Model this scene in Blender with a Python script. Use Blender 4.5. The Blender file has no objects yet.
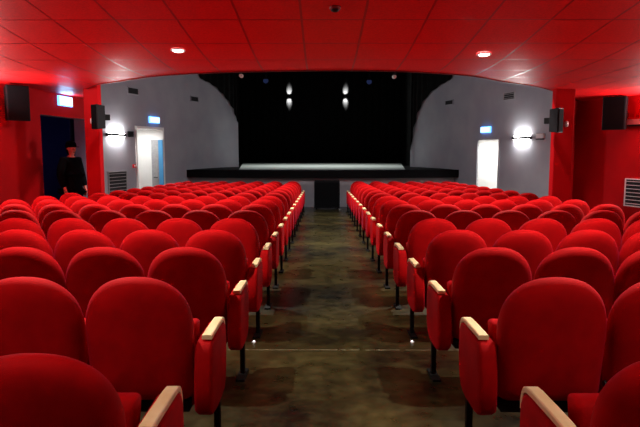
import bpy, bmesh, math, random
from mathutils import Vector, Matrix
random.seed(7)
PI = math.pi
scn = bpy.context.scene
COL = scn.collection

# ------------------------------------------------------------------ camera
EYE = 1.465
F = 575.0
PITCH = math.radians(6.302)
YAW = math.atan(2 / F)
cam_d = bpy.data.cameras.new('camera'); cam = bpy.data.objects.new('camera', cam_d); COL.objects.link(cam)
cam.location = (0, 0, EYE)
cam.rotation_euler = (PI / 2 - PITCH, 0, YAW)
cam_d.sensor_width = 36; cam_d.lens = F / 640 * 36; cam_d.clip_start = .05; cam_d.clip_end = 100
scn.camera = cam
RM = cam.rotation_euler.to_matrix()

def ray(px, py):
    return RM @ Vector(((px - 320) / F, (213.5 - py) / F, -1))
def at(px, py, Y):                       # point seen at a pixel, at a known distance down the hall
    d = ray(px, py); return Vector((0, 0, EYE)) + d * (Y / d.y)
def hit(px, py, p0, p1):                 # point seen at a pixel, on the vertical wall through p0 p1
    d = ray(px, py); ax, ay = p0; bx, by = p1
    nx, ny = by - ay, -(bx - ax)
    t = (ax * nx + ay * ny) / (d.x * nx + d.y * ny)
    return Vector((0, 0, EYE)) + d * t

SL = .0232                               # the floor falls gently towards the stage
def fl(y): return -SL * min(y, 25)

# ------------------------------------------------------------------ materials
def mat(name, col, rough=.6, metal=0, emit=None, es=0, sheen=0, sheen_tint=None, spec=.5):
    m = bpy.data.materials.new(name); m.use_nodes = True
    b = m.node_tree.nodes['Principled BSDF']
    b.inputs['Base Color'].default_value = (*col, 1); b.inputs['Roughness'].default_value = rough
    b.inputs['Metallic'].default_value = metal; b.inputs['Specular IOR Level'].default_value = spec
    if emit:
        b.inputs['Emission Color'].default_value = (*emit, 1); b.inputs['Emission Strength'].default_value = es
    if sheen:
        b.inputs['Sheen Weight'].default_value = sheen; b.inputs['Sheen Roughness'].default_value = .4
        if sheen_tint: b.inputs['Sheen Tint'].default_value = (*sheen_tint, 1)
    return m
def noise_col(m, c1, c2, scale, detail=4, lo=.35, hi=.65, bump=0, bscale=None, coord='Object'):
    nt = m.node_tree; N = nt.nodes; L = nt.links; b = N['Principled BSDF']
    tc = N.new('ShaderNodeTexCoord'); nz = N.new('ShaderNodeTexNoise')
    nz.inputs['Scale'].default_value = scale; nz.inputs['Detail'].default_value = detail
    cr = N.new('ShaderNodeValToRGB'); cr.color_ramp.elements[0].position = lo; cr.color_ramp.elements[1].position = hi
    cr.color_ramp.elements[0].color = (*c1, 1); cr.color_ramp.elements[1].color = (*c2, 1)
    L.new(tc.outputs[coord], nz.inputs['Vector']); L.new(nz.outputs['Fac'], cr.inputs['Fac']); L.new(cr.outputs['Color'], b.inputs['Base Color'])
    if bump:
        n2 = N.new('ShaderNodeTexNoise'); n2.inputs['Scale'].default_value = bscale or scale * 8; n2.inputs['Detail'].default_value = 3
        bp = N.new('ShaderNodeBump'); bp.inputs['Strength'].default_value = bump; bp.inputs['Distance'].default_value = .004
        L.new(tc.outputs[coord], n2.inputs['Vector']); L.new(n2.outputs['Fac'], bp.inputs['Height']); L.new(bp.outputs['Normal'], b.inputs['Normal'])
    return m

M = {}
M['fabric'] = noise_col(mat('red_fabric', (.6, .0, .005), .8, sheen=.07, sheen_tint=(1, .05, .25), spec=.08), (.30, .0002, .001), (.38, .0003, .0013), 9, bump=.25, bscale=260)
M['wood'] = noise_col(mat('pale_wood', (.75, .56, .32), .4), (.78, .60, .30), (.88, .72, .42), 14)
M['black_metal'] = mat('black_metal', (.003, .003, .003), .6, spec=.15)
M['black_plastic'] = noise_col(mat('black_plastic', (.005, .005, .006), .5, spec=.2), (.004, .004, .005), (.007, .007, .009), 30)
M['speaker_cloth'] = noise_col(mat('speaker_cloth', (.006, .006, .007), .9, spec=.1), (.002, .002, .003), (.004, .004, .005), 160, bump=.3)
M['red_wall'] = noise_col(mat('red_wall_paint', (.4, .002, .004), .7, spec=.12), (.46, .001, .004), (.54, .0015, .005), 1.4, bump=.15, bscale=60)
M['grey_wall'] = noise_col(mat('grey_wall_paint', (.25, .25, .27), .8), (.28, .285, .325), (.33, .335, .37), 1.1, bump=.2, bscale=45)
M['stage_grey'] = noise_col(mat('stage_front_grey', (.2, .19, .2), .8), (.40, .38, .41), (.46, .44, .47), 1.5)
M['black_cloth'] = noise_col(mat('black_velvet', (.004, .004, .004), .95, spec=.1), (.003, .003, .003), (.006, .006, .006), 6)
M['backdrop_cloth'] = noise_col(mat('black_backdrop_cloth', (.008, .008, .008), .95, spec=.1), (.0025, .0025, .0025), (.0035, .0035, .0035), 6)
M['stage_edge'] = mat('black_stage_edge', (.003, .0025, .003), .7, spec=.1)
M['stage_floor'] = noise_col(mat('pale_stage_floor', (.4, .42, .4), .55), (.36, .38, .36), (.44, .46, .44), 2)
M['white_paint'] = noise_col(mat('white_paint', (.8, .8, .78), .6), (.78, .78, .76), (.83, .83, .81), 3)
M['white_plastic'] = mat('white_plastic', (.75, .75, .75), .4)
M['grey_metal'] = noise_col(mat('grey_metal', (.35, .35, .36), .45, .3), (.32, .32, .33), (.38, .38, .39), 20)
M['dark_slot'] = mat('dark_slot', (.01, .01, .012), .8)
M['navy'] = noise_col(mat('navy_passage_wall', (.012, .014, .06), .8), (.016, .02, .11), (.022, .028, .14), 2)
M['dark_hall'] = mat('dark_upper_ceiling', (.01, .01, .011), .9)
M['blue_grey'] = noise_col(mat('blue_grey_paint', (.3, .32, .42), .7), (.28, .3, .4), (.33, .35, .45), 3)
M['sign_lit'] = mat('lit_sign_face', (.8, .9, 1), .4, emit=(.60, .95, 1.0), es=1.6)
M['sign_glow'] = mat('glowing_sign_housing', (.2, .5, .9), .4, emit=(.08, .32, 1.0), es=4.5)
M['lamp_glass'] = mat('lamp_glass', (1, 1, 1), .4, emit=(1, .97, .92), es=30)
M['down_glass'] = mat('downlight_glass', (1, 1, 1), .4, emit=(1, .93, .85), es=14)
M['blue_led'] = mat('blue_led', (.05, .1, .4), .4, emit=(.03, .14, .3), es=.05)
M['step_led'] = mat('step_led', (1, 1, 1), .4, emit=(1, .85, .85), es=3)
M['spot_glass'] = mat('spotlight_body', (.55, .55, .53), .35)
M['red_plastic'] = mat('red_plastic', (.6, .01, .02), .4)
M['skin'] = noise_col(mat('skin', (.5, .14, .10), .55), (.66, .15, .11), (.74, .18, .13), 20)
M['coat'] = noise_col(mat('dark_coat', (.002, .002, .003), .95, spec=.05), (.0015, .0015, .002), (.003, .003, .004), 12)
M['hair'] = noise_col(mat('dark_hair', (.008, .006, .006), .9, spec=.03), (.002, .002, .002), (.004, .003, .003), 60)
M['blue_door'] = mat('blue_door_paint', (.06, .3, .6), .5)

# floor: worn, faintly polished dark brown concrete
def make_floor_mat():
    m = mat('worn_concrete_floor', (.05, .04, .02), .32)
    nt = m.node_tree; N = nt.nodes; L = nt.links; b = N['Principled BSDF']
    tc = N.new('ShaderNodeTexCoord')
    n1 = N.new('ShaderNodeTexNoise'); n1.inputs['Scale'].default_value = .9; n1.inputs['Detail'].default_value = 9; n1.inputs['Roughness'].default_value = .72
    n2 = N.new('ShaderNodeTexNoise'); n2.inputs['Scale'].default_value = 9; n2.inputs['Detail'].default_value = 5
    c1 = N.new('ShaderNodeValToRGB')
    e = c1.color_ramp.elements; e[0].position = .38; e[0].color = (.003, .003, .001, 1); e[1].position = .70; e[1].color = (.064, .053, .017, 1)
    c2 = N.new('ShaderNodeValToRGB'); e = c2.color_ramp.elements; e[0].position = .3; e[0].color = (.55, .5, .45, 1); e[1].position = .7; e[1].color = (1.1, 1.05, 1, 1)
    mx = N.new('ShaderNodeMix'); mx.data_type = 'RGBA'; mx.blend_type = 'MULTIPLY'; mx.inputs[0].default_value = 1
    L.new(tc.outputs['Object'], n1.inputs['Vector']); L.new(tc.outputs['Object'], n2.inputs['Vector'])
    L.new(n1.outputs['Fac'], c1.inputs['Fac']); L.new(n2.outputs['Fac'], c2.inputs['Fac'])
    L.new(c1.outputs['Color'], mx.inputs[6]); L.new(c2.outputs['Color'], mx.inputs[7]); L.new(mx.outputs[2], b.inputs['Base Color'])
    mr = N.new('ShaderNodeMapRange'); mr.inputs[3].default_value = .2; mr.inputs[4].default_value = .42
    L.new(n2.outputs['Fac'], mr.inputs[0]); L.new(mr.outputs[0], b.inputs['Roughness'])
    bp = N.new('ShaderNodeBump'); bp.inputs['Strength'].default_value = .12; bp.inputs['Distance'].default_value = .003
    L.new(n2.outputs['Fac'], bp.inputs['Height']); L.new(bp.outputs['Normal'], b.inputs['Normal'])
    return m
M['floor'] = make_floor_mat()

TX, TY, KINK = .70, .87, 8.4
def make_ceiling_mat():
    m = mat('red_ceiling_tiles', (.5, .002, .003), .6, spec=.12)
    nt = m.node_tree; N = nt.nodes; L = nt.links; b = N['Principled BSDF']
    tc = N.new('ShaderNodeTexCoord'); sp = N.new('ShaderNodeSeparateXYZ'); L.new(tc.outputs['Object'], sp.inputs[0])
    def line(sock, off, pitch, w):
        a = N.new('ShaderNodeMath'); a.operation = 'ADD'; a.inputs[1].default_value = off; L.new(sock, a.inputs[0])
        pp = N.new('ShaderNodeMath'); pp.operation = 'PINGPONG'; pp.inputs[1].default_value = pitch / 2; L.new(a.outputs[0], pp.inputs[0])
        lt = N.new('ShaderNodeMath'); lt.operation = 'LESS_THAN'; lt.inputs[1].default_value = w; L.new(pp.outputs[0], lt.inputs[0])
        return lt.outputs[0]
    lx = line(sp.outputs['X'], .23 + 70, TX, .013); ly = line(sp.outputs['Y'], -KINK + 87, TY, .013)
    mxm = N.new('ShaderNodeMath'); mxm.operation = 'MAXIMUM'; L.new(lx, mxm.inputs[0]); L.new(ly, mxm.inputs[1])
    nz = N.new('ShaderNodeTexNoise'); nz.inputs['Scale'].default_value = 40; nz.inputs['Detail'].default_value = 4; L.new(tc.outputs['Object'], nz.inputs['Vector'])
    cr = N.new('ShaderNodeValToRGB'); e = cr.color_ramp.elements; e[0].position = .35; e[0].color = (.72, .006, .008, 1); e[1].position = .65; e[1].color = (.86, .009, .011, 1)
    L.new(nz.outputs['Fac'], cr.inputs['Fac'])
    mx = N.new('ShaderNodeMix'); mx.data_type = 'RGBA'; mx.inputs[7].default_value = (.44, .006, .008, 1)
    L.new(mxm.outputs[0], mx.inputs[0]); L.new(cr.outputs['Color'], mx.inputs[6]); L.new(mx.outputs[2], b.inputs['Base Color'])
    mr = N.new('ShaderNodeMapRange'); mr.inputs[3].default_value = .5; mr.inputs[4].default_value = .3
    L.new(mxm.outputs[0], mr.inputs[0]); L.new(mr.outputs[0], b.inputs['Roughness'])
    bp = N.new('ShaderNodeBump'); bp.inputs['Strength'].default_value = .15; bp.inputs['Distance'].default_value = .003
    sb = N.new('ShaderNodeMath'); sb.operation = 'SUBTRACT'; L.new(nz.outputs['Fac'], sb.inputs[0]); L.new(mxm.outputs[0], sb.inputs[1])
    L.new(sb.outputs[0], bp.inputs['Height']); L.new(bp.outputs['Normal'], b.inputs['Normal'])
    return m
M['ceiling'] = make_ceiling_mat()
M['ceiling_trim'] = mat('dark_red_trim', (.22, .002, .004), .5)

# ------------------------------------------------------------------ mesh helpers
def link(name, me, m, parent=None, smooth=False):
    if smooth:
        for p in me.polygons: p.use_smooth = True
    o = bpy.data.objects.new(name, me); COL.objects.link(o)
    me.materials.append(M[m] if isinstance(m, str) else m)
    if parent: o.parent = parent
    return o
def from_bm(name, bm, m, parent=None, smooth=False, recalc=True):
    if recalc: bmesh.ops.recalc_face_normals(bm, faces=bm.faces)
    me = bpy.data.meshes.new(name); bm.to_mesh(me); bm.free()
    return link(name, me, m, parent, smooth)
def tag(o, label, cat, group=None):
    o['label'] = label; o['category'] = cat
    if group: o['group'] = group
    return o
def struct(o): o['kind'] = 'structure'; return o
def thing(name, label, cat, loc=(0, 0, 0), rz=0, group=None, rx=0):
    o = bpy.data.objects.new(name, None); COL.objects.link(o); o.empty_display_size = .1
    o.location = loc; o.rotation_euler = (rx, 0, rz)
    return tag(o, label, cat, group)
def box(bm, x0, x1, y0, y1, z0, z1, bev=0, mtx=None):
    vs = [bm.verts.new((x, y, z)) for x in (x0, x1) for y in (y0, y1) for z in (z0, z1)]
    fs = [(0, 1, 3, 2), (4, 6, 7, 5), (0, 4, 5, 1), (2, 3, 7, 6), (0, 2, 6, 4), (1, 5, 7, 3)]
    faces = [bm.faces.new([vs[i] for i in f]) for f in fs]
    if bev:
        r = bmesh.ops.bevel(bm, geom=list({e for f in faces for e in f.edges}), offset=bev, segments=2, affect='EDGES', profile=.6)
        vs = list({v for f in r['faces'] for v in f.verts} | {v for v in vs if v.is_valid})
    if mtx is not None: bmesh.ops.transform(bm, matrix=mtx, verts=vs)
    return vs
def quad(bm, *pts): bm.faces.new([bm.verts.new(p) for p in pts])
def cyl(bm, p0, p1, r0, r1=None, n=16, caps=True):
    p0 = Vector(p0); p1 = Vector(p1); r1 = r0 if r1 is None else r1
    d = (p1 - p0).normalized(); a = d.orthogonal().normalized(); b = d.cross(a)
    A = [bm.verts.new(p0 + (a * math.cos(t) + b * math.sin(t)) * r0) for t in [2 * PI * i / n for i in range(n)]]
    B = [bm.verts.new(p1 + (a * math.cos(t) + b * math.sin(t)) * r1) for t in [2 * PI * i / n for i in range(n)]]
    for i in range(n): bm.faces.new((A[i], A[(i + 1) % n], B[(i + 1) % n], B[i]))
    if caps: bm.faces.new(A[::-1]); bm.faces.new(B)
def pillow(bm, outline, layers, tf):
    """rings of an outline (u,v), each (inset, depth), joined and capped; tf maps (u,v,d) to 3D"""
    us = [p[0] for p in outline]; vs = [p[1] for p in outline]
    cu, cv = (max(us) + min(us)) / 2, (max(vs) + min(vs)) / 2; hu, hv = (max(us) - min(us)) / 2, (max(vs) - min(vs)) / 2
    rings = []
    for ins, d in layers:
        rings.append([bm.verts.new(tf(cu + (u - cu) * (1 - ins / hu), cv + (v - cv) * (1 - ins / hv), d)) for u, v in outline])
    n = len(outline)
    for a, b in zip(rings, rings[1:]):
        for i in range(n): bm.faces.new((a[i], a[(i + 1) % n], b[(i + 1) % n], b[i]))
    for r, rev in ((rings[0], True), (rings[-1], False)):
        c = bm.verts.new(sum((v.co for v in r), Vector()) / n)
        for i in range(n): bm.faces.new((r[i], r[(i + 1) % n], c) if not rev else (r[(i + 1) % n], r[i], c))
def round_rect(w, h, r, n=5, cx=0, cy=0):
    o = []
    for sx, sy, a0 in ((1, -1, -90), (1, 1, 0), (-1, 1, 90), (-1, -1, 180)):
        for k in range(n + 1):
            a = math.radians(a0 + 90 * k / n)
            o.append((cx + sx * (w / 2 - r) + r * math.cos(a), cy + sy * (h / 2 - r) + r * math.sin(a)))
    return o
def sweep(bm, path, hw, th):
    """flat strap: path of (y,z) top line, half width hw in x, thickness th below"""
    rows = []
    for i, (y, z) in enumerate(path):
        a = path[max(i - 1, 0)]; b = path[min(i + 1, len(path) - 1)]
        t = Vector((b[0] - a[0], b[1] - a[1])).normalized(); nx, nz = t.y, -t.x     # inward normal
        e = .004
        pr = [(-hw + e, 0), (hw - e, 0), (hw, e), (hw, th), (-hw, th), (-hw, e)]
        rows.append([bm.verts.new((x, y + nx * d, z + nz * d)) for x, d in pr])
    for a, b in zip(rows, rows[1:]):
        for i in range(6): bm.faces.new((a[i], a[(i + 1) % 6], b[(i + 1) % 6], b[i]))
    bm.faces.new(rows[0][::-1]); bm.faces.new(rows[-1])
def area_lamp(name, loc, target, sx, sy, w, col=(1, 1, 1), spread=PI):
    d = bpy.data.lights.new(name, 'AREA'); d.shape = 'RECTANGLE'; d.size = sx; d.size_y = sy; d.energy = w; d.color = col; d.spread = spread
    o = bpy.data.objects.new(name, d); COL.objects.link(o); o.location = loc
    o.rotation_euler = (Vector(target) - Vector(loc)).to_track_quat('-Z', 'Y').to_euler(); return o
def spot_lamp(name, loc, target, w, angle, blend=.5, r=.05, col=(1, 1, 1)):
    d = bpy.data.lights.new(name, 'SPOT'); d.energy = w; d.spot_size = math.radians(angle); d.spot_blend = blend; d.shadow_soft_size = r; d.color = col
    o = bpy.data.objects.new(name, d); COL.objects.link(o); o.location = loc
    o.rotation_euler = (Vector(target) - Vector(loc)).to_track_quat('-Z', 'Y').to_euler(); return o

# ------------------------------------------------------------------ the setting
CZ = 2.715                                       # flat part of the low ceiling
TOP = 6.2
RW = (-6.14, 10.0), (-5.84, 14.3)                # red wall, left: line
def lw(y): return RW[0][0] + (y - 10) * (RW[1][0] - RW[0][0]) / 4.3
RR = (7.36, 13.0), (6.62, 15.2)
def rw(y): return RR[0][0] + (y - 13) * (RR[1][0] - RR[0][0]) / 2.2 if y > 12 else 7.36 + .336
GL = (-5.86, 15.0), (-4.62, 19.6)                # grey wall, left
GR = (5.95, 15.0), (4.66, 19.6)

bm = bmesh.new()
ys = [-2, 25]
for a, b in zip(ys, ys[1:]): quad(bm, (-8, a, fl(a)), (8.5, a, fl(a)), (8.5, b, fl(b)), (-8, b, fl(b)))
struct(from_bm('floor', bm, 'floor'))
# pale joint across the aisle and a darker one at the front rows
jy = at(330, 350, 4).y
def floor_hit(px, py):
    d = ray(px, py); t = -EYE / (d.z + SL * d.y); return Vector((0, 0, EYE)) + d * t
JP = floor_hit(330, 350)
bm = bmesh.new()
for x0, x1 in ((-6, -.62), (-.62, .30), (.34, .62), (.66, 6)):
    box(bm, x0, x1, JP.y - .0025, JP.y + .0025, fl(JP.y) - .01, fl(JP.y) + .0015)
M['joint'] = mat('floor_joint_strip', (.22, .19, .11), .5); struct(from_bm('trim_1', bm, 'joint'))

# ceiling
front = [(-5.95, 14.6), (-5.62, 14.0), (-5.25, 13.0), (-4.82, 12.0), (-4.3, 11.2), (-3.75, 10.75), (-2.95, 10.05), (-2.2, 9.65), (-1.3, 9.4), (0, 9.25), (.4, 9.25),
         (1.3, 9.37), (2.45, 9.9), (3.3, 10.75), (4.15, 11.5), (4.8, 12.3), (5.6, 13.5), (6.2, 14.4), (6.7, 15.1)]
def smooth_path(P, k=5):
    out = []
    for i in range(len(P) - 1):
        p0 = Vector(P[max(i - 1, 0)]); p1 = Vector(P[i]); p2 = Vector(P[i + 1]); p3 = Vector(P[min(i + 2, len(P) - 1)])
        for j in range(k):
            t = j / k
            out.append(.5 * ((2 * p1) + (p2 - p0) * t + (2 * p0 - 5 * p1 + 4 * p2 - p3) * t * t + (3 * p1 - p0 - 3 * p2 + p3) * t ** 3))
    out.append(Vector(P[-1])); return out
FR = smooth_path(front)
CSL = .118
def cz(y):
    if y < KINK - 1: return CZ + (KINK - y) * CSL
    return CZ + (CSL * (KINK + 1 - y) ** 2 / 4 if y < KINK + 1 else 0)
bm = bmesh.new()
COLS = [Vector((-6.4, FR[0].y))] + FR + [Vector((7.9, FR[-1].y))]
grid = []
for p in COLS:
    yy = [-2, 2, KINK - 1] + [KINK - 1 + .2 * k for k in range(1, 6)]
    yy += [KINK + (p.y - KINK) * t for t in (.1, .2, .35, .5, .75, 1)]
    grid.append([bm.verts.new((p.x, y, cz(y))) for y in yy])
for a, b in zip(grid, grid[1:]):
    for k in range(len(a) - 1): bm.faces.new((a[k], b[k], b[k + 1], a[k + 1]))
struct(from_bm('ceiling', bm, 'ceiling', smooth=True))
bm = bmesh.new()                                  # rim of the low ceiling
for a, b in zip(FR, FR[1:]):
    for z0, z1, o0, o1 in ((CZ - .015, CZ + .05, 0, .03), (CZ + .05, CZ + .5, .03, .03)):
        quad(bm, (a.x, a.y + o0, z0), (b.x, b.y + o0, z0), (b.x, b.y + o1, z1), (a.x, a.y + o1, z1))
    quad(bm, (a.x, a.y - .04, CZ - .015), (b.x, b.y - .04, CZ - .015), (b.x, b.y, CZ - .015), (a.x, a.y, CZ - .015))
struct(from_bm('trim_2', bm, 'ceiling_trim', smooth=True))

def wall_strip(bm, p, q, z0a, z0b, z1, split=1):
    for k in range(split):
        t0, t1 = k / split, (k + 1) / split
        a = (p[0] + (q[0] - p[0]) * t0, p[1] + (q[1] - p[1]) * t0); b = (p[0] + (q[0] - p[0]) * t1, p[1] + (q[1] - p[1]) * t1)
        quad(bm, (*a, z0a), (*b, z0b), (*b, z1), (*a, z1))
# left red wall with the doorway
DY0, DY1 = hit(42, 150, *RW).y, 14.28
DZ = hit(60, 116.5, *RW).z
bm = bmesh.new()
wall_strip(bm, (lw(-2), -2), (lw(DY0), DY0), .1, fl(DY0) - .05, TOP)
wall_strip(bm, (lw(DY0), DY0), (lw(DY1), DY1), DZ, DZ, TOP)
wall_strip(bm, (lw(DY1), DY1), (lw(14.4), 14.4), fl(14) - .05, fl(15) - .05, TOP)
struct(from_bm('wall_left', bm, 'red_wall'))
TH = .26
bm = bmesh.new()                                  # door reveal
x0, x1 = lw(DY0), lw(DY1)
quad(bm, (x1, DY1, fl(DY1)), (x1 - TH, DY1, fl(DY1)), (x1 - TH, DY1, DZ), (x1, DY1, DZ))
quad(bm, (x0, DY0, fl(DY0)), (x0 - TH, DY0, fl(DY0)), (x0 - TH, DY0, DZ), (x0, DY0, DZ))
quad(bm, (x0, DY0, DZ), (x0 - TH, DY0, DZ), (x1 - TH, DY1, DZ), (x1, DY1, DZ))
struct(from_bm('door_1', bm, 'blue_grey'))
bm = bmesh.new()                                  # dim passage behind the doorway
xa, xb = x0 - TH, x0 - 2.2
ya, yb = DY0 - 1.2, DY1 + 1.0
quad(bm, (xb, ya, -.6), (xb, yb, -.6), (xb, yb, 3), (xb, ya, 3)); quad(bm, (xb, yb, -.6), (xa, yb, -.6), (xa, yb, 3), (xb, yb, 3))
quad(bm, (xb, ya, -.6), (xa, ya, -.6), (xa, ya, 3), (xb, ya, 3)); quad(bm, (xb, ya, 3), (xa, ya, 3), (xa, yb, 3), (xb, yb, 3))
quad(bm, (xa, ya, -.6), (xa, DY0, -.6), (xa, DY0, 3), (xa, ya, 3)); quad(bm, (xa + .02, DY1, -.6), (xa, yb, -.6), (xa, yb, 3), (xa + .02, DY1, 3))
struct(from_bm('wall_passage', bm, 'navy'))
# right red wall
bm = bmesh.new()
wall_strip(bm, (rw(0), -2), (rw(0), 12), .1, fl(12) - .05, TOP); wall_strip(bm, (rw(0), 12), (rw(15.2), 15.2), fl(12) - .05, fl(15) - .05, TOP)
struct(from_bm('wall_right', bm, 'red_wall'))
bm = bmesh.new()
quad(bm, (rw(15.2), 15.2, -1), (6.05, 15.2, -1), (6.05, 15.2, TOP), (rw(15.2), 15.2, TOP))
struct(from_bm('wall_return', bm, 'red_wall'))

bm = bmesh.new(); quad(bm, (-7, -2, 0), (8, -2, 0), (8, -2, TOP), (-7, -2, TOP)); struct(from_bm('wall_rear', bm, 'red_wall'))
# grey splayed walls with doorways
def lerp2(S, t): return (S[0][0] + (S[1][0] - S[0][0]) * t, S[0][1] + (S[1][1] - S[0][1]) * t)
def t_of(S, P): return (P.y - S[0][1]) / (S[1][1] - S[0][1])
def grey_wall(name, S, pxa, pxb, pytop, pym, tail):
    ta, tb = sorted((t_of(S, hit(pxa, pym, *S)), t_of(S, hit(pxb, pym, *S))))
    top = hit((pxa + pxb) / 2, pytop, *S).z
    a, b = lerp2(S, ta), lerp2(S, tb)
    b0 = lerp2(S, -.15); bm = bmesh.new()
    wall_strip(bm, b0, a, -.6, -.6, TOP, 2); wall_strip(bm, a, b, top, top, TOP); wall_strip(bm, b, S[1], -.7, -.7, TOP, 2)
    prev = S[1]
    for q in tail: wall_strip(bm, prev, q, -.7, -.7, TOP); prev = q
    bmesh.ops.remove_doubles(bm, verts=bm.verts, dist=.0005)
    struct(from_bm(name, bm, 'grey_wall'))
    return a, b, top
tailL = [tuple(p) for p in smooth_path([(-4.62, 19.6), (-4.15, 20.9), (-3.75, 21.7), (-3.42, 22.15), (-3.22, 22.3)], 4)[1:]]
tailR = [tuple(p) for p in smooth_path([(4.66, 19.6), (4.25, 20.9), (3.88, 21.7), (3.58, 22.15), (3.40, 22.3)], 4)[1:]]
LA, LB, LT = grey_wall('wall_front_left', GL, 137, 163, 128.8, 160, tailL)
RA, RB, RT = grey_wall('wall_front_right', GR, 477.5, 498.5, 139.8, 165, tailR)

def frame_of(S, side):
    d = Vector((S[1][0] - S[0][0], S[1][1] - S[0][1], 0)).normalized()
    n = Vector((d.y, -d.x, 0)) * (1 if side == 'L' else -1)
    return d, n, math.atan2(n.y, n.x) - PI / 2
# lit lobbies behind the two doorways
def lobby(name, a, b, top, S, side, depth, m):
    d, n, rz = frame_of(S, side); A = Vector((*a, 0)); B = Vector((*b, 0)); zf = fl(17) - .01
    bm = bmesh.new(); A2, B2 = A - n * depth, B - n * depth
    P = lambda v, z: (v.x, v.y, z)
    quad(bm, P(A, zf), P(A2, zf), P(A2, top), P(A, top)); quad(bm, P(B, zf), P(B2, zf), P(B2, top), P(B, top))
    quad(bm, P(A2, zf), P(B2, zf), P(B2, top), P(A2, top)); quad(bm, P(A, top), P(B, top), P(B2, top), P(A2, top)); quad(bm, P(A, zf), P(B, zf), P(B2, zf), P(A2, zf))
    return struct(from_bm(name, bm, m))
lobby('wall_lobby_left', LA, LB, LT, GL, 'L', 1.0, 'white_paint')
lobby('wall_lobby_right', RA, RB, RT, GR, 'R', 1.0, 'white_paint')

# upper dark hall over the front rows, stage house
bm = bmesh.new()
quad(bm, (-8, 8, TOP), (8.5, 8, TOP), (8.5, 30, TOP), (-8, 30, TOP))
quad(bm, (-8, 9.2, CZ + .4), (8.5, 9.2, CZ + .4), (8.5, 9.2, TOP), (-8, 9.2, TOP))
struct(from_bm('ceiling_upper', bm, 'dark_hall'))
bm = bmesh.new()
quad(bm, (-8, 28, -1), (8.5, 28, -1), (8.5, 28, TOP), (-8, 28, TOP)); quad(bm, (-7, 22.4, -1), (-7, 28, -1), (-7, 28, TOP), (-7, 22.4, TOP)); quad(bm, (7, 22.4, -1), (7, 28, -1), (7, 28, TOP), (7, 22.4, TOP))
struct(from_bm('wall_back', bm, 'black_cloth'))

# columns at the mouth of the low ceiling
for nm, xs, yy in (('trim_3', (at(85.5, 150, 12).x, at(103.5, 150, 12.2).x), (12.0, 12.2)), ('trim_4', (at(550, 150, 12.25).x, at(573, 150, 12.05).x), (12.05, 12.25))):
    bm = bmesh.new(); box(bm, *xs, *yy, fl(12.3), CZ + .5, .02); struct(from_bm(nm, bm, 'red_wall'))

# stage
SZ, SZB = .795, .865
ap = smooth_path([(-4.62, 19.62), (-3, 19.28), (-1.5, 19.08), (0, 19.0), (1.5, 19.08), (3, 19.28), (4.66, 19.62)], 5)
bm = bmesh.new(); bm2 = bmesh.new(); PW = 2.82
for a, b in zip(ap, ap[1:]):
    quad(bm2, (a.x, a.y + .22, SZ), (b.x, b.y + .22, SZ), (b.x * 1.45, 27.9, SZB), (a.x * 1.45, 27.9, SZB))
fr = [(-PW, 19.5)] + [(p.x, p.y + .2) for p in ap if abs(p.x) < PW - .1] + [(PW, 19.5)]
zs_ = lambda y: SZ + (SZB - SZ) * (y - 19.3) / 8.6 + .006
for a, b in zip(fr, fr[1:]):
    quad(bm, (a[0], a[1], zs_(a[1])), (b[0], b[1], zs_(b[1])), (b[0] * 1.32, 27.3, zs_(27.3)), (a[0] * 1.32, 27.3, zs_(27.3)))
struct(from_bm('floor_stage_edge', bm2, 'stage_edge'))
struct(from_bm('floor_stage', bm, 'stage_floor'))
bm = bmesh.new()
for a, b in zip(ap, ap[1:]):
    quad(bm, (a.x, a.y, SZ), (b.x, b.y, SZ), (b.x, b.y + .22, SZ), (a.x, a.y + .22, SZ))
    quad(bm, (a.x, a.y, SZ - .26), (b.x, b.y, SZ - .26), (b.x, b.y, SZ), (a.x, a.y, SZ))
    quad(bm, (a.x, a.y, SZ - .26), (b.x, b.y, SZ - .26), (b.x, b.y + .4, SZ - .26), (a.x, a.y + .4, SZ - .26))
for a in (ap[0], ap[-1]): quad(bm, (a.x, a.y, SZ - .26), (a.x, a.y + .6, SZ - .26), (a.x, a.y + .6, SZ), (a.x, a.y, SZ))
struct(from_bm('trim_5', bm, 'stage_edge'))
bm = bmesh.new()
for a, b in zip(ap, ap[1:]): quad(bm, (a.x, a.y + .3, -.7), (b.x, b.y + .3, -.7), (b.x, b.y + .3, SZ - .2), (a.x, a.y + .3, SZ - .2))
struct(from_bm('wall_stage_front', bm, 'stage_grey'))

# ------------------------------------------------------------------ curtains
def curtain(name, label, p, q, z0, z1, folds, amp, m='black_cloth', cat='curtain', swag=0):
    P = Vector((*p, 0)); Q = Vector((*q, 0)); d = (Q - P); L_ = d.length; d.normalize(); n = Vector((-d.y, d.x, 0))
    o = thing(name, label, cat, ((p[0] + q[0]) / 2, (p[1] + q[1]) / 2, z0))
    C0 = Vector(o.location); bm = bmesh.new(); N_ = folds * 8; rows = []
    for j in range(9):
        v = j / 8; row = []
        for i in range(N_ + 1):
            u = i / N_; off = amp * math.sin(u * folds * 2 * PI) * (1 - .35 * v)
            zb = z0 + swag * (4 * (u - .5) ** 2 - 1) * -1 * 0
            row.append(bm.verts.new(P + d * (u * L_) + n * off + Vector((0, 0, zb + (z1 - zb) * v)) - C0))
        rows.append(row)
    for a, b in zip(rows, rows[1:]):
        for i in range(N_): bm.faces.new((a[i], a[i + 1], b[i + 1], b[i]))
    from_bm('drape', bm, m, o, smooth=True)
    bm = bmesh.new(); box(bm, -L_ / 2, L_ / 2, -.03, .03, z1 - z0 - .02, z1 - z0 + .05)
    r = from_bm('rail', bm, 'black_metal', o); r.rotation_euler.z = math.atan2(d.y, d.x)
    return o
curtain('stage_backdrop', 'full width black backdrop curtain hung behind the stage', (-5.6, 27.4), (5.7, 27.4), SZB + .01, 5.9, 34, .03, 'backdrop_cloth')
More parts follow.
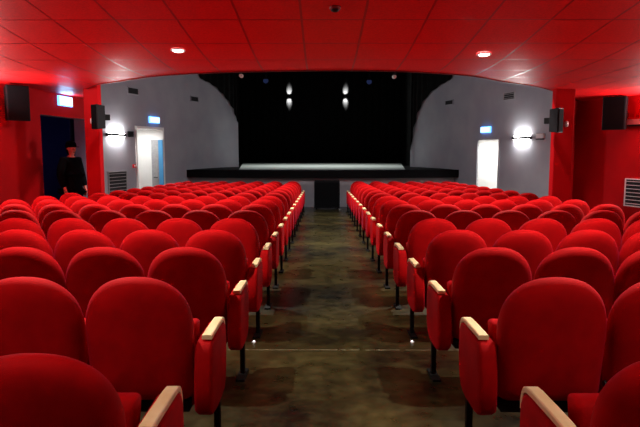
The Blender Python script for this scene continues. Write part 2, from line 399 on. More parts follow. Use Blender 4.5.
curtain('stage_leg_curtain', 'black side curtain on the left of the stage', (-6.2, 23.3), (at(238.5, 150, 23.3).x, 23.3), SZ + .04, 5.9, 9, .07)
curtain('stage_leg_curtain', 'black side curtain on the right of the stage', (at(404.5, 150, 23.3).x, 23.3), (6.2, 23.3), SZ + .04, 5.9, 9, .07)

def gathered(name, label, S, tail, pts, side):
    # black sheet shaped as the shade in the splayed wall's upper corner
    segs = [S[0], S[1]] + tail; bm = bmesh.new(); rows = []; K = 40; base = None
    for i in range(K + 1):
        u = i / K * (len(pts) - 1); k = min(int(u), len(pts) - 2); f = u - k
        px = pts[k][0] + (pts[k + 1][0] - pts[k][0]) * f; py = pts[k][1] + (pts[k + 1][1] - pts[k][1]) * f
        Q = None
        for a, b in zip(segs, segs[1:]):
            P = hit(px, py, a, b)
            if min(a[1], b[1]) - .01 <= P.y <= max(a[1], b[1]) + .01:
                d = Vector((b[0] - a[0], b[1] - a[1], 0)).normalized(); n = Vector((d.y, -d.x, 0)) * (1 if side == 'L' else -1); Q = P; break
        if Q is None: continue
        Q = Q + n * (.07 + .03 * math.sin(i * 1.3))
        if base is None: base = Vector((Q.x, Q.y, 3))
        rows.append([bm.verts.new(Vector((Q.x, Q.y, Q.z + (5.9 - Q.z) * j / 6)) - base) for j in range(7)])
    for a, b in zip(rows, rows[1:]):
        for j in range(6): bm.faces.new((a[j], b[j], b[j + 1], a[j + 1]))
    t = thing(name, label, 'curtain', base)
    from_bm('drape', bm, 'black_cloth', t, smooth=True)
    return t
gathered('corner_shade_sheet', 'added black sheet for the shade at the upper left corner of the stage opening', GL, tailL, [(196, 70), (199, 79), (206, 82), (214, 87), (221, 94), (227, 101), (232, 109), (235, 118), (238.2, 124)], 'L')
gathered('corner_shade_sheet', 'added black sheet for the shade at the upper right corner of the stage opening', GR, tailR, [(456, 70), (452, 80), (444, 84), (434, 91), (425, 101), (419, 113), (415, 128), (411.5, 150), (408, 152)], 'R')
# ------------------------------------------------------------------ cinema seats
def back_outline():
    pts = []
    W, zb, zs, zt = .254, .325, .675, .942
    n = 14
    for k in range(2 * n + 1):                       # top arc from right shoulder to left
        a = PI * k / (2 * n); c, s = math.cos(a), math.sin(a); e = 2 / 2.32
        pts.append((W * math.copysign(abs(c) ** e, c), zs + (zt - zs) * abs(s) ** e))
    for k in range(1, 4): pts.append((-W + .002 * k, zs - (zs - zb - .06) * k / 4))
    for k in range(6):
        a = PI + PI / 2 * k / 5; pts.append((-(W - .008) + .055 + .055 * math.cos(a), zb + .055 + .055 * math.sin(a)))
    for k in range(6):
        a = -PI / 2 + PI / 2 * k / 5; pts.append(((W - .008) - .055 + .055 * math.cos(a), zb + .055 + .055 * math.sin(a)))
    for k in range(3, 0, -1): pts.append((W - .002 * k, zs - (zs - zb - .06) * k / 4))
    return pts
def tf_back(u, v, d): return (u, d + (.94 - v) * .12 + .45 * u * u + .02, v)
bm = bmesh.new()
pillow(bm, back_outline(), [(.23, -.071), (.15, -.070), (.09, -.067), (.05, -.061), (.026, -.051), (.010, -.036), (.002, -.018), (0, 0), (.002, .018), (.012, .038), (.03, .054), (.06, .064), (.12, .072), (.22, .076)], tf_back)
bmesh.ops.recalc_face_normals(bm, faces=bm.faces)
ME = {}
def keep(name, bm, m, smooth=True):
    bmesh.ops.recalc_face_normals(bm, faces=bm.faces)
    me = bpy.data.meshes.new(name); bm.to_mesh(me); bm.free(); me.materials.append(M[m])
    if smooth:
        for p in me.polygons: p.use_smooth = True
    ME[name] = me
keep('backrest', bm, 'fabric')
bm = bmesh.new()                                     # cushion, tipped up
def tf_cush(u, v, d): return (u, .215 + d + (v - .46) * .2 + (.0 if v < .5 else (v - .5) * .1), v)
pillow(bm, round_rect(.476, .40, .02, 5, 0, .472), [(.17, -.052), (.09, -.05), (.02, -.048), (.006, -.040), (0, -.025), (0, .025), (.006, .042), (.022, .051), (.1, .055), (.17, .056)], tf_cush)
keep('seat_cushion', bm, 'fabric')
def panel(th, y0, r, bk=0):
    pr = [(y0, .618), (.40, .627), (.435, .615), (.455, .58), (.460, .50), (.459, .42), (.450, .37), (.436, .315), (.402, .277), (.355, .257), (.29, .25), (y0 + .06, .25), (y0 + .0 * bk, .26), (y0 - .05 * bk, .295), (y0 - .055 * bk, .45), (y0 - .03 * bk, .56)]
    bm = bmesh.new(); h = th / 2
    pillow(bm, pr, [(.05, -h), (.012, -h + .001), (.003, -h + r * .4), (0, -h + r), (0, h - r), (.003, h - r * .4), (.012, h - .001), (.05, h)], lambda u, v, d: (d, u, v))
    return bm
keep('side_panel', panel(.086, .075, .018, 1), 'fabric')
keep('inner_panel', panel(.026, .15, .009), 'fabric')
bm = bmesh.new()
pth = [(.09, .648), (.15, .651), (.25, .652), (.37, .652), (.415, .649), (.447, .637), (.466, .613), (.475, .58), (.477, .545)]
sweep(bm, pth, .024, .022); keep('armrest', bm, 'wood', False)
bm = bmesh.new()                                     # leg: post, foot and bracket under the panel
box(bm, -.016, .016, .31, .35, .0, .265, .004); box(bm, -.03, .03, .2, .42, 0, .016, .004); box(bm, -.02, .02, .18, .33, .255, .285, .004)
keep('leg', bm, 'black_metal', False)
bm = bmesh.new()
box(bm, -.225, .225, .09, .19, .265, .325, .01); keep('underside', bm, 'black_metal', False)
bm = bmesh.new(); cyl(bm, (-.005, .0, .42), (.005, .0, .42), .016); keep('hinge', bm, 'black_plastic', False)

TILT = -math.atan(SL)
ORD = ['nearest', 'second', 'third', 'fourth', 'fifth', 'sixth', 'seventh', 'eighth', 'ninth', 'tenth', 'eleventh', 'twelfth', 'thirteenth', 'fourteenth', 'fifteenth', 'sixteenth', 'seventeenth']
NTH = ['first', 'second', 'third', 'fourth', 'fifth', 'sixth', 'seventh', 'eighth']
PITCHX, ROW, ROW0 = .52, .96, 1.60
def new_part(root, name, x, mirror=False):
    o = bpy.data.objects.new(name if name != 'inner_panel' else 'side_panel', ME[name]); COL.objects.link(o); o.parent = root
    o.location = (x, 0, 0)
    if name == 'armrest': o['label'] = 'pale wooden armrest'
    return o
def build_seat(kind, aisle):
    """aisle = +1 when the aisle lies on the seat's right side"""
    r = bpy.data.objects.new('cinema_seat', None); COL.objects.link(r); r.empty_display_size = .1
    new_part(r, 'backrest', 0); new_part(r, 'seat_cushion', 0); new_part(r, 'underside', 0)
    if kind == 'aisle':
        new_part(r, 'side_panel', aisle * .303); new_part(r, 'armrest', aisle * .314); new_part(r, 'leg', aisle * .314)
        h = new_part(r, 'hinge', aisle * .266); h.location.y = .06
    else:
        new_part(r, 'inner_panel', aisle * .26); new_part(r, 'leg', aisle * .26)
        if kind == 'outer':
            new_part(r, 'inner_panel', -aisle * .275); new_part(r, 'leg', -aisle * .275)
        h = new_part(r, 'hinge', aisle * .26); h.location.y = .07
    return r
protos = {}
used = set()
def put_seat(kind, aisle, loc, label, group):
    key = (kind, aisle, loc[1] < 2)
    if key not in protos:
        r = protos[key] = build_seat(kind, aisle)
    else:
        src = protos[key]; r = src.copy(); COL.objects.link(r)
        for ch in list(src.children):
            c = ch.copy(); COL.objects.link(c); c.parent = r
    if loc[1] < 2:
        for ch in r.children:
            if ch.name.startswith('backrest'): ch.scale.z = .958
    r.location = loc; r.rotation_euler = (TILT, 0, 0); r['label'] = label; r['category'] = 'seat'; r['group'] = group
n_seats = 0
for n in range(17):
    y = ROW0 + ROW * n 
    for side, aisle, x0, cnt in (('left', 1, -.864, 8 if n <= 9 else 7), ('right', -1, 1.087, 6)):
        for k in range(cnt):
            x = x0 - aisle * PITCHX * k
            # leave out seats whose every bit lies beside the frame
            edge = abs(x) - .25
            if edge / (y + .25) > (322 if x < 0 else 318) / F + .10: continue
            where = 'nearest row' if n == 0 else ('farthest row' if n == 16 else ORD[n] + ' row from camera')
            if k == 0: lb = 'red cinema seat with wooden armrest, %s of the aisle, %s' % (side, where)
            else: lb = 'red cinema seat %s of the aisle, %s, %s seat from aisle' % (side, where, NTH[k])
            put_seat('aisle' if k == 0 else ('outer' if k == cnt - 1 else 'inner'), aisle, (x, y, fl(y)), lb, 'red cinema seats in rows ' + side + ' of the aisle')
            n_seats += 1
print('seats', n_seats)

# ------------------------------------------------------------------ things on the walls
def on_wall(name, label, cat, px, py, S, side, group=None, out=0):
    P = hit(px, py, *S); d, n, rz = frame_of(S, side); P = P + n * out
    return thing(name, label, cat, P, rz, group)

def sconce(px, py, S, side, label, power, w=.36, P=None, down=None, tilt=-.12, wash=0):
    t = on_wall('wall_sconce', label, 'wall lamp', px, py, S, side, 'up and down wall lamps')
    if P is not None: t.location = P
    bm = bmesh.new()
    out = [(w / 2 * math.cos(a), .012 + .15 * math.sin(a)) for a in [PI * k / 16 for k in range(17)]]
    pillow(bm, out, [(.02, -.035), (.0, -.03), (0, .03), (.02, .035)], lambda u, v, d_: (u, v, d_)); from_bm('lamp_body', bm, 'black_plastic', t)
    bm = bmesh.new(); box(bm, -.06, .06, 0, .02, -.05, .05, .005); from_bm('mount', bm, 'grey_metal', t)
    for s, nm in ((1, 'upper_lens'), (-1, 'lower_lens')):
        bm = bmesh.new(); pillow(bm, [(u * .8, .02 + (v - .012) * .8) for u, v in out], [(.01, s * .036), (.0, s * .04), (.02, s * .05)], lambda u, v, d_: (u, v, d_))
        from_bm(nm, bm, 'lamp_glass', t)
    d, n, rz = frame_of(S, side); c = Vector(t.location) + n * .09
    for s in (1, -1):
        area_lamp('sconce_light', c + Vector((0, 0, s * .06)), c + Vector((0, 0, s * 1.0)) + n * tilt, w * .8, .12, power if s > 0 or down is None else down, (1, .97, .94))
    if wash:
        for s in (1, -1): area_lamp('sconce_light', c + n * .1 + Vector((0, 0, s * .06)), c + n * 1.6 + Vector((0, 0, s * .45 - .1)), w * .8, .1, wash / 2, (1, .97, .96), math.radians(125))
    return t
sconce(115.5, 135, GL, 'L', 'glowing up and down lamp on the grey wall beside the left red column', 10, .9, tilt=-.3, wash=110)
sconce(522.5, 138, GR, 'R', 'glowing up and down lamp on the grey wall right of the white doorway', 10, .9, tilt=-.3, wash=110)

def exit_sign(px, py, S, side, label, w, h, out=.0):
    t = on_wall('exit_sign', label, 'exit sign', px, py, S, side, 'lit exit signs over the doors', out)
    bm = bmesh.new(); box(bm, -w / 2 - .015, w / 2 + .015, 0, .05, -h / 2 - .015, h / 2 + .015, .008); from_bm('housing', bm, 'sign_glow', t)
    bm = bmesh.new(); box(bm, -w / 2, w / 2, .05, .06, -h / 2, h / 2, .003); from_bm('lit_face', bm, 'sign_lit', t)
    d, n, rz = frame_of(S, side)
    area_lamp('sign_light', Vector(t.location) + n * .075, Vector(t.location) + n * 2, w, h, 10, (.35, .6, 1))
    return t
exit_sign(64, 101.3, RW, 'L', 'glowing blue white exit sign on the red wall above the dark doorway', .56, .19)
exit_sign(153.5, 120, GL, 'L', 'glowing blue white exit sign above the left white doorway', .50, .15)
exit_sign(486.5, 129.7, GR, 'R', 'glowing blue white exit sign above the right white doorway', .50, .15)

def emergency(px, py, S, side, label, m, w=.34):
    t = on_wall('emergency_light', label, 'emergency light', px, py, S, side, None, .004)
    bm = bmesh.new(); box(bm, -w / 2, w / 2, 0, .07, -.05, .075, .012); from_bm('housing', bm, m, t)
    bm = bmesh.new(); box(bm, -w / 2 + .01, w / 2 - .01, .005, .075, -.085, -.05, .008); from_bm('lens', bm, 'dark_slot', t)
emergency(129.5, 134, GL, 'L', 'dark emergency light box beside the left glowing wall lamp', 'black_plastic', .2)
emergency(541.5, 136.5, GR, 'R', 'pale grey emergency light box between the right wall lamp and red column', 'white_plastic', .30)
emergency(636, 122.5, RR, 'R', 'white emergency light box at the right photo edge on the red wall', 'white_plastic', .42)

def vent(px, py, S, side, label, w, h, slats, m='dark_slot', frame='grey_metal', name='air_vent'):
    t = on_wall(name, label, 'vent', px, py, S, side)
    bm = bmesh.new(); box(bm, -w / 2, w / 2, 0, .012, -h / 2, h / 2); from_bm('backing', bm, m, t)
    bm = bmesh.new(); f = .025
    box(bm, -w / 2 - f, w / 2 + f, 0, .03, h / 2, h / 2 + f); box(bm, -w / 2 - f, w / 2 + f, 0, .03, -h / 2 - f, -h / 2)
    box(bm, -w / 2 - f, -w / 2, 0, .03, -h / 2, h / 2); box(bm, w / 2, w / 2 + f, 0, .03, -h / 2, h / 2); from_bm('frame', bm, frame, t)
    for k in range(slats):
        z = -h / 2 + h * (k + .5) / slats; bm = bmesh.new(); box(bm, -w / 2, w / 2, .012, .026, z - .008, z + .008); from_bm('slat', bm, frame if frame != 'grey_wall' else 'dark_slot', t)
vent(132.5, 91, GL, 'L', 'grey framed air vent high on the grey wall above the left lamp', .5, .16, 3, frame='grey_wall')
def tail_seg(px, S, tail):
    pts = [S[1]] + tail
    for a, b in zip(pts, pts[1:]):
        P = hit(px, 100, a, b)
        if min(a[1], b[1]) - .02 <= P.y <= max(a[1], b[1]) + .02: return (a, b)
    return S
vent(194, 99, tail_seg(194, GL, tailL), 'L', 'dark air vent high on the left grey wall nearer the stage', .46, .15, 3, frame='grey_wall')
vent(509.5, 96, GR, 'R', 'grey framed air vent high on the grey wall above the right lamp', .5, .17, 3)
vent(449.5, 102.5, tail_seg(449.5, GR, tailR), 'R', 'dark air vent high on the right grey wall nearer the stage', .5, .13, 3, frame='grey_wall')
vent(117.5, 182, GL, 'L', 'large grey louvred grille low on the wall behind the left red column', .80, .55, 6, 'dark_slot', 'grey_metal', 'wall_grille')
vent(637, 193, RR, 'R', 'dark louvred grille with pale slats on the red wall at the right edge', .62, .60, 7, 'dark_slot', 'white_plastic', 'wall_grille')
t = on_wall('fire_alarm_button', 'small red alarm call point on the grey wall left of the white doorway', 'alarm', 133.5, 166, GL, 'L')
bm = bmesh.new(); box(bm, -.055, .055, 0, .05, -.055, .055, .008); from_bm('housing', bm, 'red_plastic', t)
bm = bmesh.new(); cyl(bm, (0, .05, 0), (0, .058, 0), .03); from_bm('button', bm, 'white_plastic', t)

# doors
d, n, rz = frame_of(GL, 'L')
A = Vector((*LA, 0)); B = Vector((*LB, 0)); wd = (B - A).length
bm = bmesh.new(); zt = LT; zf = fl(16.5)
for u0, u1, z0, z1 in ((-.06, 0, zf, zt + .06), (wd, wd + .06, zf, zt + .06), (0, wd, zt, zt + .06)):
    mtx = Matrix.Translation(A) @ Matrix.Rotation(math.atan2(d.y, d.x), 4, 'Z')
    box(bm, u0, u1, -.03, .03, z0, z1, 0, mtx)
struct(from_bm('door_2', bm, 'white_paint'))
d2, n2, rz2 = frame_of(GR, 'R'); A2 = Vector((*RA, 0)); wd2 = (Vector((*RB, 0)) - A2).length
bm = bmesh.new()
for u0, u1, z0, z1 in ((-.05, 0, zf, RT + .05), (wd2, wd2 + .05, zf, RT + .05), (0, wd2, RT, RT + .05)):
    box(bm, u0, u1, -.03, .03, z0, z1, 0, Matrix.Translation(A2) @ Matrix.Rotation(math.atan2(d2.y, d2.x), 4, 'Z'))
struct(from_bm('door_3', bm, 'grey_wall'))
# inner blue edged door in the left lobby
def in_lobby(px, py): return hit(px, py, (B.x, B.y), (B.x - n.x, B.y - n.y))
pa, pb, pc = in_lobby(151.5, 140), in_lobby(158.5, 140), in_lobby(162.8, 140)
t = thing('lobby_door', 'grey inner door with a bright blue edge seen through the left white doorway', 'door', (pa.x, pa.y, fl(17)), math.atan2(pc.y - pa.y, pc.x - pa.x))
wa, wb = (pb - pa).length, (pc - pa).length; hh = pa.z - fl(17)
bm = bmesh.new(); box(bm, 0, wa, -.035, -.004, 0.01, hh, .004); from_bm('door_leaf', bm, 'grey_metal', t)
bm = bmesh.new(); box(bm, wa, wb, -.03, -.004, 0.01, hh, .004); o = from_bm('side_leaf', bm, 'blue_door', t); o['label'] = 'blue side leaf'
bm = bmesh.new(); cyl(bm, (wa - .06, -.03, 1.0), (wa - .06, -.08, 1.0), .012); cyl(bm, (wa - .06, -.08, 1.0), (wa - .16, -.08, 1.0), .012); from_bm('handle', bm, 'black_metal', t)
for S_, A_, dd, nn, w_, zt_, pw in ((GL, A, d, n, wd, LT, 18), (GR, A2, d2, n2, wd2, RT, 26)):
    c = A_ + dd * (w_ * .5) - nn * .45; c.z = zt_ - .04
    area_lamp('lobby_light', c, c - Vector((0, 0, 1)), .5, .5, pw, (1, 1, .98))

# speakers
def speaker(label, P, rz, w, dp, h, tilt=0, wallvec=None):
    t = thing('wall_speaker', label, 'speaker', P, rz, 'black wall speakers', tilt)
    bm = bmesh.new()
    vs = box(bm, -w / 2, w / 2, -dp / 2, dp / 2, -h / 2, h / 2, .012)
    for v in bm.verts:
        if v.co.y < 0: v.co.x *= .8; v.co.z *= .92
    from_bm('cabinet', bm, 'black_plastic', t)
    bm = bmesh.new(); box(bm, -w / 2 + .02, w / 2 - .02, dp / 2 - .002, dp / 2 + .012, -h / 2 + .02, h / 2 - .02, .008); from_bm('grille', bm, 'speaker_cloth', t)
    bm = bmesh.new(); box(bm, -.04, .04, -dp / 2 - .14, -dp / 2 + .02, -.06, .06, .006); from_bm('bracket', bm, 'black_metal', t)
    return t
def face(S, side, extra): return frame_of(S, side)[2] + math.radians(extra)
speaker('black speaker mounted high on the left red wall at the photo edge', at(16, 103.5, 11.0), face(RW, 'L', -42), .40, .30, .66)
speaker('black speaker mounted high on the right red wall', at(616, 113.5, 13.5), face(RR, 'R', 28), .50, .34, .76)
speaker('small black speaker tilted down on the left red column', at(98.5, 117, 11.80), math.radians(180 - 38), .22, .20, .50, 0)
speaker('small black speaker tilted down on the right red column', at(556, 120.5, 11.85), math.radians(180 + 40), .22, .20, .50, 0)
for px, py, Y, lb in ((92.5, 121, 12.0, 'small white sensor on the left red column beside the speaker'), (566, 124, 12.05, 'small white sensor on the right red column beside the speaker')):
    t = thing('wall_sensor', lb, 'sensor', at(px, py, Y), PI, 'white sensors on the columns')
    bm = bmesh.new(); pillow(bm, round_rect(.07, .12, .03, 4), [(0, 0), (0, .03), (.012, .05), (.03, .058)], lambda u, v, q: (u, q, v)); from_bm('cover', bm, 'white_plastic', t, True)
    bm = bmesh.new(); box(bm, -.02, .02, .05, .062, -.03, .0, .004); from_bm('lens', bm, 'lamp_glass' if 0 else 'white_plastic', t)

# ------------------------------------------------------------------ ceiling fittings
def ceil_hit(px, py):
    d_ = ray(px, py); t = (CZ + KINK * CSL - EYE) / (d_.z + CSL * d_.y); P = Vector((0, 0, EYE)) + d_ * t
    if P.y > KINK: P = Vector((0, 0, EYE)) + d_ * ((CZ - EYE) / d_.z)
    return P
ctilt = -math.atan(CSL)
def downlight(P, label):
    t = thing('ceiling_downlight', label, 'ceiling light', P, 0, 'round downlights in the red ceiling', ctilt)
    bm = bmesh.new()
    prof = [(.095, .0), (.095, -.012), (.085, -.018), (.07, -.012), (.066, .0)]
    ring = [[bm.verts.new((r * math.cos(a), r * math.sin(a), z)) for a in [2 * PI * k / 24 for k in range(24)]] for r, z in prof]
    for p, q in zip(ring, ring[1:]):
        for k in range(24): bm.faces.new((p[k], p[(k + 1) % 24], q[(k + 1) % 24], q[k]))
    from_bm('trim_ring', bm, 'white_plastic', t, True)
    bm = bmesh.new(); pillow(bm, [(.07 * math.cos(2 * PI * k / 24), .07 * math.sin(2 * PI * k / 24)) for k in range(24)], [(0, -.004), (.01, -.016), (.03, -.022)], lambda u, v, q: (u, v, q)); from_bm('lens', bm, 'down_glass', t, True)
DL = [ceil_hit(178, 50), ceil_hit(484, 54)]
downlight(DL[0], 'small round glowing downlight in the ceiling over the left seats')
downlight(DL[1], 'small round glowing downlight in the ceiling over the right seats')
LAMP_Y = [(DL[0].y, 560, 108), (4.0, 600, 88), (1.0, 230, 84)]
for y, w, ang in LAMP_Y:
    for x in (DL[0].x, DL[1].x, -5.0, 5.5):
        z = cz(y) - .05
        spot_lamp('downlight_lamp', (x, y, z), (x, y + .05, 0), w, ang, .3, .03, (1, .93, .84))
P = ceil_hit(335, 7)
t = thing('smoke_detector', 'dark round smoke detector on the ceiling over the aisle', 'smoke detector', P, 0, None, ctilt)
bm = bmesh.new(); circ = [(.06 * math.cos(2 * PI * k / 24), .06 * math.sin(2 * PI * k / 24)) for k in range(24)]
pillow(bm, circ, [(0, 0), (0, -.02), (.008, -.028)], lambda u, v, q: (u, v, q)); from_bm('base', bm, 'ceiling_trim', t, True)
bm = bmesh.new(); pillow(bm, [(u * .7, v * .7) for u, v in circ], [(0, -.026), (0, -.04), (.02, -.05)], lambda u, v, q: (u, v, q)); from_bm('sensor_head', bm, 'black_plastic', t, True)

# spotlights under the ceiling rim
for px, py, Y, lb in ((241, 76, 9.85, 'small pale spotlight under the ceiling rim left of centre'), (394.5, 77, 9.9, 'small pale spotlight under the ceiling rim right of centre')):
    P = at(px, py, Y)
    t = thing('rim_spotlight', lb, 'spotlight', P, 0, 'spotlights under the ceiling rim')
    bm = bmesh.new(); cyl(bm, (0, -.05, 0), (0, .07, .01), .028, .034, 18); from_bm('lamp_head', bm, 'spot_glass', t)
    bm = bmesh.new(); cyl(bm, (0, 0, .03), (0, 0, CZ + .12 - P.z), .012); cyl(bm, (0, 0, CZ + .1 - P.z), (0, -.35, CZ + .1 - P.z), .012); from_bm('bracket', bm, 'black_metal', t)

# lighting bar with two blue lamps above the stage front
P1, P2 = at(266, 81, 21), at(369, 82, 21)
t = thing('lighting_bar', 'black lighting bar hung above the front of the stage', 'lighting bar', ((P1.x + P2.x) / 2, 21, P1.z + .38))
bm = bmesh.new(); cyl(bm, (-3.1, 0, 0), (3.1, 0, 0), .025); from_bm('pipe', bm, 'black_metal', t)
for s in (-2.6, 0, 2.6):
    bm = bmesh.new(); cyl(bm, (s, 0, 0), (s, 0, TOP - P1.z - .38), .008, n=8); from_bm('hanger', bm, 'black_metal', t)
for P, lb in ((P1, 'dim blue stage lamp on the bar, left one'), (P2, 'dim blue stage lamp on the bar, right one')):
    t = thing('stage_lamp', lb, 'stage lamp', P, 0, 'blue stage lamps')
    bm = bmesh.new(); cyl(bm, (0, -.08, 0), (0, .14, .02), .11, .07, 18); from_bm('lamp_head', bm, 'black_metal', t)
    bm = bmesh.new(); cyl(bm, (0, -.085, 0), (0, -.08, 0), .09, .09, 18); from_bm('lens', bm, 'blue_led', t)
    bm = bmesh.new(); cyl(bm, (0, 0, .08), (0, 0, .345), .015); from_bm('clamp', bm, 'black_metal', t)

# up and down lamps on the backdrop
for px, lb in ((289, 'small up and down lamp on the black backdrop, left of the pair'), (345.5, 'small up and down lamp on the black backdrop, right of the pair')):
    P = at(px, 96, 27.22)
    t = thing('backdrop_lamp', lb, 'stage lamp', P, 0, 'paired lamps on the backdrop')
    bm = bmesh.new(); cyl(bm, (0, 0, -.025), (0, 0, .025), .03, n=18); from_bm('lamp_body', bm, 'black_metal', t)
    bm = bmesh.new(); cyl(bm, (0, .02, 0), (0, .17, 0), .01, n=8); from_bm('arm', bm, 'black_metal', t)
    for s in (1, -1):
        spot_lamp('backdrop_spot', P + Vector((0, 0, s * .03)), P + Vector((0, .44, s * .45)), 900, 60, .9, .015)

# black loudspeaker box on the floor at the end of the aisle
P = at(327, 207, 18.35)
t = thing('floor_loudspeaker', 'big black loudspeaker box on the floor before the stage at the aisle end', 'speaker', (P.x, 18.35, fl(18.35)))
bm = bmesh.new(); box(bm, -.41, .41, 0, .6, .03, .90, .015); from_bm('cabinet', bm, 'black_plastic', t)
bm = bmesh.new(); box(bm, -.37, .37, -.015, .005, .08, .86, .006); from_bm('grille', bm, 'speaker_cloth', t)
for sx in (-.34, .34):
    for sy in (.06, .54):
        bm = bmesh.new(); cyl(bm, (sx, sy, 0), (sx, sy, .035), .025); from_bm('foot', bm, 'black_metal', t)

# tiny step lights on the floor
for px, lb in ((254, 'tiny lit floor stud beside the left seats, near the pale floor joint'), (412, 'tiny lit floor stud beside the right seats, near the pale floor joint')):
    P = floor_hit(px, 342)
    t = thing('floor_stud_light', lb, 'floor light', (P.x, P.y, fl(P.y)), 0, 'lit floor studs')
    bm = bmesh.new(); cyl(bm, (0, 0, 0), (0, 0, .006), .018, .014, 16); from_bm('rim', bm, 'grey_metal', t)
    bm = bmesh.new(); cyl(bm, (0, 0, .006), (0, 0, .012), .009, .006, 12); from_bm('lens', bm, 'step_led', t)

# ------------------------------------------------------------------ the person in the doorway
def skin_mesh(name, chains, m, parent=None, sub=2):
    """chains: list of [(x,y,z,r), ...]; a chain may start with an index into the verts made so far"""
    verts, rad, edges = [], [], []
    for ch in chains:
        prev = None
        for it in ch:
            if isinstance(it, int): prev = it; continue
            verts.append(it[:3]); rad.append(it[3] if len(it) == 4 else it[3:5]); i = len(verts) - 1
            if prev is not None: edges.append((prev, i))
            prev = i
    me = bpy.data.meshes.new(name); me.from_pydata(verts, edges, [])
    o = link(name, me, m, parent)
    sk = o.modifiers.new('skin', 'SKIN'); sk.use_smooth_shade = True; sk.use_x_symmetry = False
    for v, r in zip(me.skin_vertices[0].data, rad):
        v.radius = (r, r) if not isinstance(r, tuple) else r
    me.skin_vertices[0].data[0].use_root = True
    o.modifiers.new('sub', 'SUBSURF').levels = sub; o.modifiers['sub'].render_levels = sub
    return o
PY = 12.25
hp = at(67.5, 150, PY)
fz = fl(PY)
# local frame: +Y is the way the person faces (towards the hall, world +X, slightly to the camera)
body_chains = [
    [(0, 0, 1.02, .13), (0, .01, 1.15, .125), (0, .0, 1.32, .15), (0, -.01, 1.47, .12), (0, .0, 1.57, .055), (0, .02, 1.64, .06), (0, .03, 1.72, .092), (0, .03, 1.80, .085)],  # 0-7
    [3, (-.17, 0, 1.48, .065), (-.25, -.02, 1.28, .05), (-.27, .0, 1.16, .045), (-.275, .06, 1.0, .036), (-.27, .09, .90, .03), (-.265, .10, .84, .032)],   # 8-13
    [3, (.17, 0, 1.48, .065), (.25, -.02, 1.28, .05), (.27, .0, 1.16, .045), (.275, .06, 1.0, .036), (.27, .09, .90, .03), (.265, .10, .84, .032)],         # 14-19
    [0, (-.10, 0, .92, .10), (-.11, .02, .52, .062), (-.11, 0, .1, .045), (-.11, .12, .045, .04), (-.11, .19, .035, .03)],
    [0, (.10, 0, .92, .10), (.11, .02, .52, .062), (.11, 0, .1, .045), (.11, .12, .045, .04), (.11, .19, .035, .03)]]
body_chains += [[6, (0, .115, 1.715, .03), (0, .140, 1.69, .016)], [6, (-.095, .015, 1.70, .022)], [6, (.095, .015, 1.70, .022)]]
hand = []
for hv, sx in ((13, -1), (19, 1)):
    bx, by, bz = sx * .265, .10, .84
    for q, ln in ((-.026, .062), (-.009, .075), (.009, .070), (.025, .055)):
        hand.append([hv, (bx, by + q, bz - .03, .009), (bx, by + q, bz - .03 - ln * .5, .0085), (bx - sx * .02, by + q, bz - .03 - ln, .007)])
    hand.append([hv, (bx - sx * .01, by + .036, bz + .005, .010), (bx - sx * .015, by + .05, bz - .035, .009)])
person = skin_mesh('person', body_chains + hand, 'skin')
tag(person, 'person in dark coat and cap standing in the dark doorway on the left', 'person')
person.scale = (1.03, 1.03, 1.03); person.location = (hp.x + .06, PY, fz); person.rotation_euler = (0, 0, math.radians(-112))
coat = skin_mesh('coat', [
    [(0, 0, 1.02, .19), (0, .01, 1.2, .185), (0, 0, 1.36, .19), (0, -.01, 1.49, .14), (0, -.005, 1.545, .075)],
    [3, (-.18, 0, 1.49, .095), (-.26, -.02, 1.28, .085), (-.285, .0, 1.15, .08), (-.28, .05, 1.02, .065), (-.275, .08, .93, .055)],
    [3, (.18, 0, 1.49, .095), (.26, -.02, 1.28, .085), (.285, .0, 1.15, .08), (.28, .05, 1.02, .065), (.275, .08, .93, .055)],
    [0, (0, 0, .85, .22), (0, 0, .66, .235)]], 'coat', person)
tr = skin_mesh('trousers', [[(0, 0, .95, .17), (-.11, .0, .8, .125), (-.115, .02, .5, .09), (-.115, 0, .1, .08)], [0, (.11, .0, .8, .125), (.115, .02, .5, .09), (.115, 0, .1, .08)]], 'coat', person)
for sx in (-.11, .11):
    bm = bmesh.new(); pillow(bm, round_rect(.10, .29, .045, 5, sx, .07), [(.02, 0), (0, .01), (0, .04), (.012, .075), (.03, .09)], lambda u, v, q: (u, v, q)); from_bm('shoe', bm, 'black_plastic', person, True)
bm = bmesh.new()                                       # cap with a peak
rings = []
for z, r in ((1.755, .112), (1.79, .115), (1.83, .108), (1.865, .085), (1.885, .05)):
    rings.append([bm.verts.new((r * .86 * math.cos(a), .02 + r * 1.05 * math.sin(a), z)) for a in [2 * PI * k / 24 for k in range(24)]])
for p, q in zip(rings, rings[1:]):
    for k in range(24): bm.faces.new((p[k], p[(k + 1) % 24], q[(k + 1) % 24], q[k]))
bm.faces.new(rings[-1])
pk = [bm.verts.new((.09 * math.cos(a), .06 + .15 * math.sin(a), 1.755)) for a in [PI * k / 12 for k in range(13)]]
pk2 = [bm.verts.new((.09 * math.cos(a), .06 + .15 * math.sin(a), 1.767)) for a in [PI * k / 12 for k in range(13)]]
bm.faces.new(pk); bm.faces.new(pk2[::-1])
for k in range(12): bm.faces.new((pk[k], pk[k + 1], pk2[k + 1], pk2[k]))
from_bm('cap', bm, 'hair', person, True)
bm = bmesh.new()                                       # back and sides of the hair under the cap
rr = []
for z, r in ((1.76, .104), (1.70, .104), (1.64, .09), (1.60, .07)):
    rr.append([bm.verts.new((r * .9 * math.cos(a), .02 + r * 1.02 * math.sin(a), z)) for a in [math.radians(175 + 190 * k / 16) for k in range(17)]])
for p, q in zip(rr, rr[1:]):
    for k in range(16): bm.faces.new((p[k], p[k + 1], q[k + 1], q[k]))
from_bm('hair', bm, 'hair', person, True)
bm = bmesh.new()
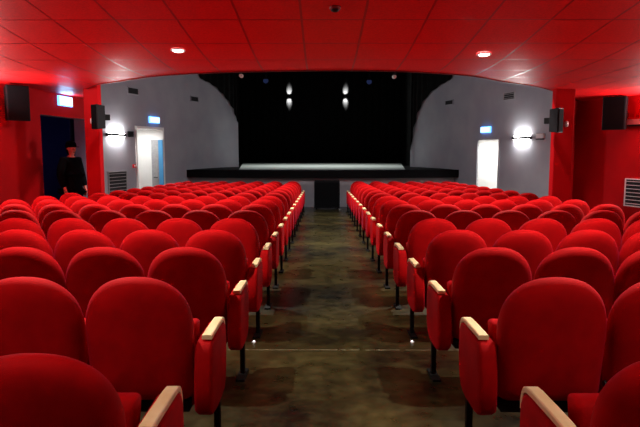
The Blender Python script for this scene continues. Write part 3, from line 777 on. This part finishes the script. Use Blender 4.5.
for sx in (-1, 1): cyl(bm, (sx * .034, .10, 1.72), (sx * .034, .117, 1.72), .012, .009, 10)
from_bm('eyes', bm, 'hair', person, True)
bm = bmesh.new(); cyl(bm, (-.02, .106, 1.655), (.02, .106, 1.655), .008, n=8); from_bm('mouth', bm, 'hair', person, True)

# ------------------------------------------------------------------ light
UPW = 95
# added unseen light high over the stage, brightening its pale floor
area_lamp('stage_floor_fill', (0, 22.6, 5.9), (0, 22.9, .8), 6, .6, 125, (.93, 1, .96), math.radians(75))
# side wall sconces of the low room, level with the camera's view edge
def side_sconce(P, S, side, label, power, dn=.2):
    return sconce(0, 100, S, side, label, power, P=P, down=power * dn, tilt=.7)
RL_ = ((lw(-2), -2), (lw(9), 9)); RR_ = ((rw(0), -2), (rw(0), 9))
for y, wh in ((2.4, 'abreast of the camera'), (7.0, 'just ahead of the camera')):  # these unseen uplights are added to brighten the low ceiling
    sconce(0, 100, RL_, 'L', 'added unseen ceiling uplight on the left red wall ' + wh, UPW, .5, Vector((lw(y) + .01, y, 2.05)), 3, .55)
    sconce(0, 100, RR_, 'R', 'added unseen ceiling uplight on the right red wall ' + wh, UPW, .5, Vector((rw(0) - .01, y, 2.05)), 3, .55)

side_sconce(Vector((lw(10.0) + .01, 10.0, 2.2)), RW, 'L', 'up and down lamp on the red wall just left of the frame', 95, .05)
side_sconce(Vector((rw(12.6) - .01, 12.6, 2.15)), RR, 'R', 'up and down lamp on the red wall just right of the frame', 95, .55)

area_lamp('passage_fill', (-7.1, 13.1, 2.7), (-8.0, 13.3, 1.2), .4, .4, 4, (.3, .4, 1))  # added blue light that brightens the navy passage
for x in (-2.4, .1, 2.6): spot_lamp('hall_fill', (x, 11.6, 6.1), (x, 12.6, 0), 1700, 82, .7, .12, (1, .95, .88))  # added unseen spots, brightening the rows nearest the stage
w = bpy.data.worlds.new('world'); scn.world = w; w.use_nodes = True
w.node_tree.nodes['Background'].inputs[0].default_value = (1, .96, .92, 1); w.node_tree.nodes['Background'].inputs[1].default_value = 0
vs_ = scn.view_settings; vs_.view_transform = 'Standard'; vs_.look = 'None'; vs_.gamma = 1; vs_.use_curve_mapping = False; vs_.exposure = 0
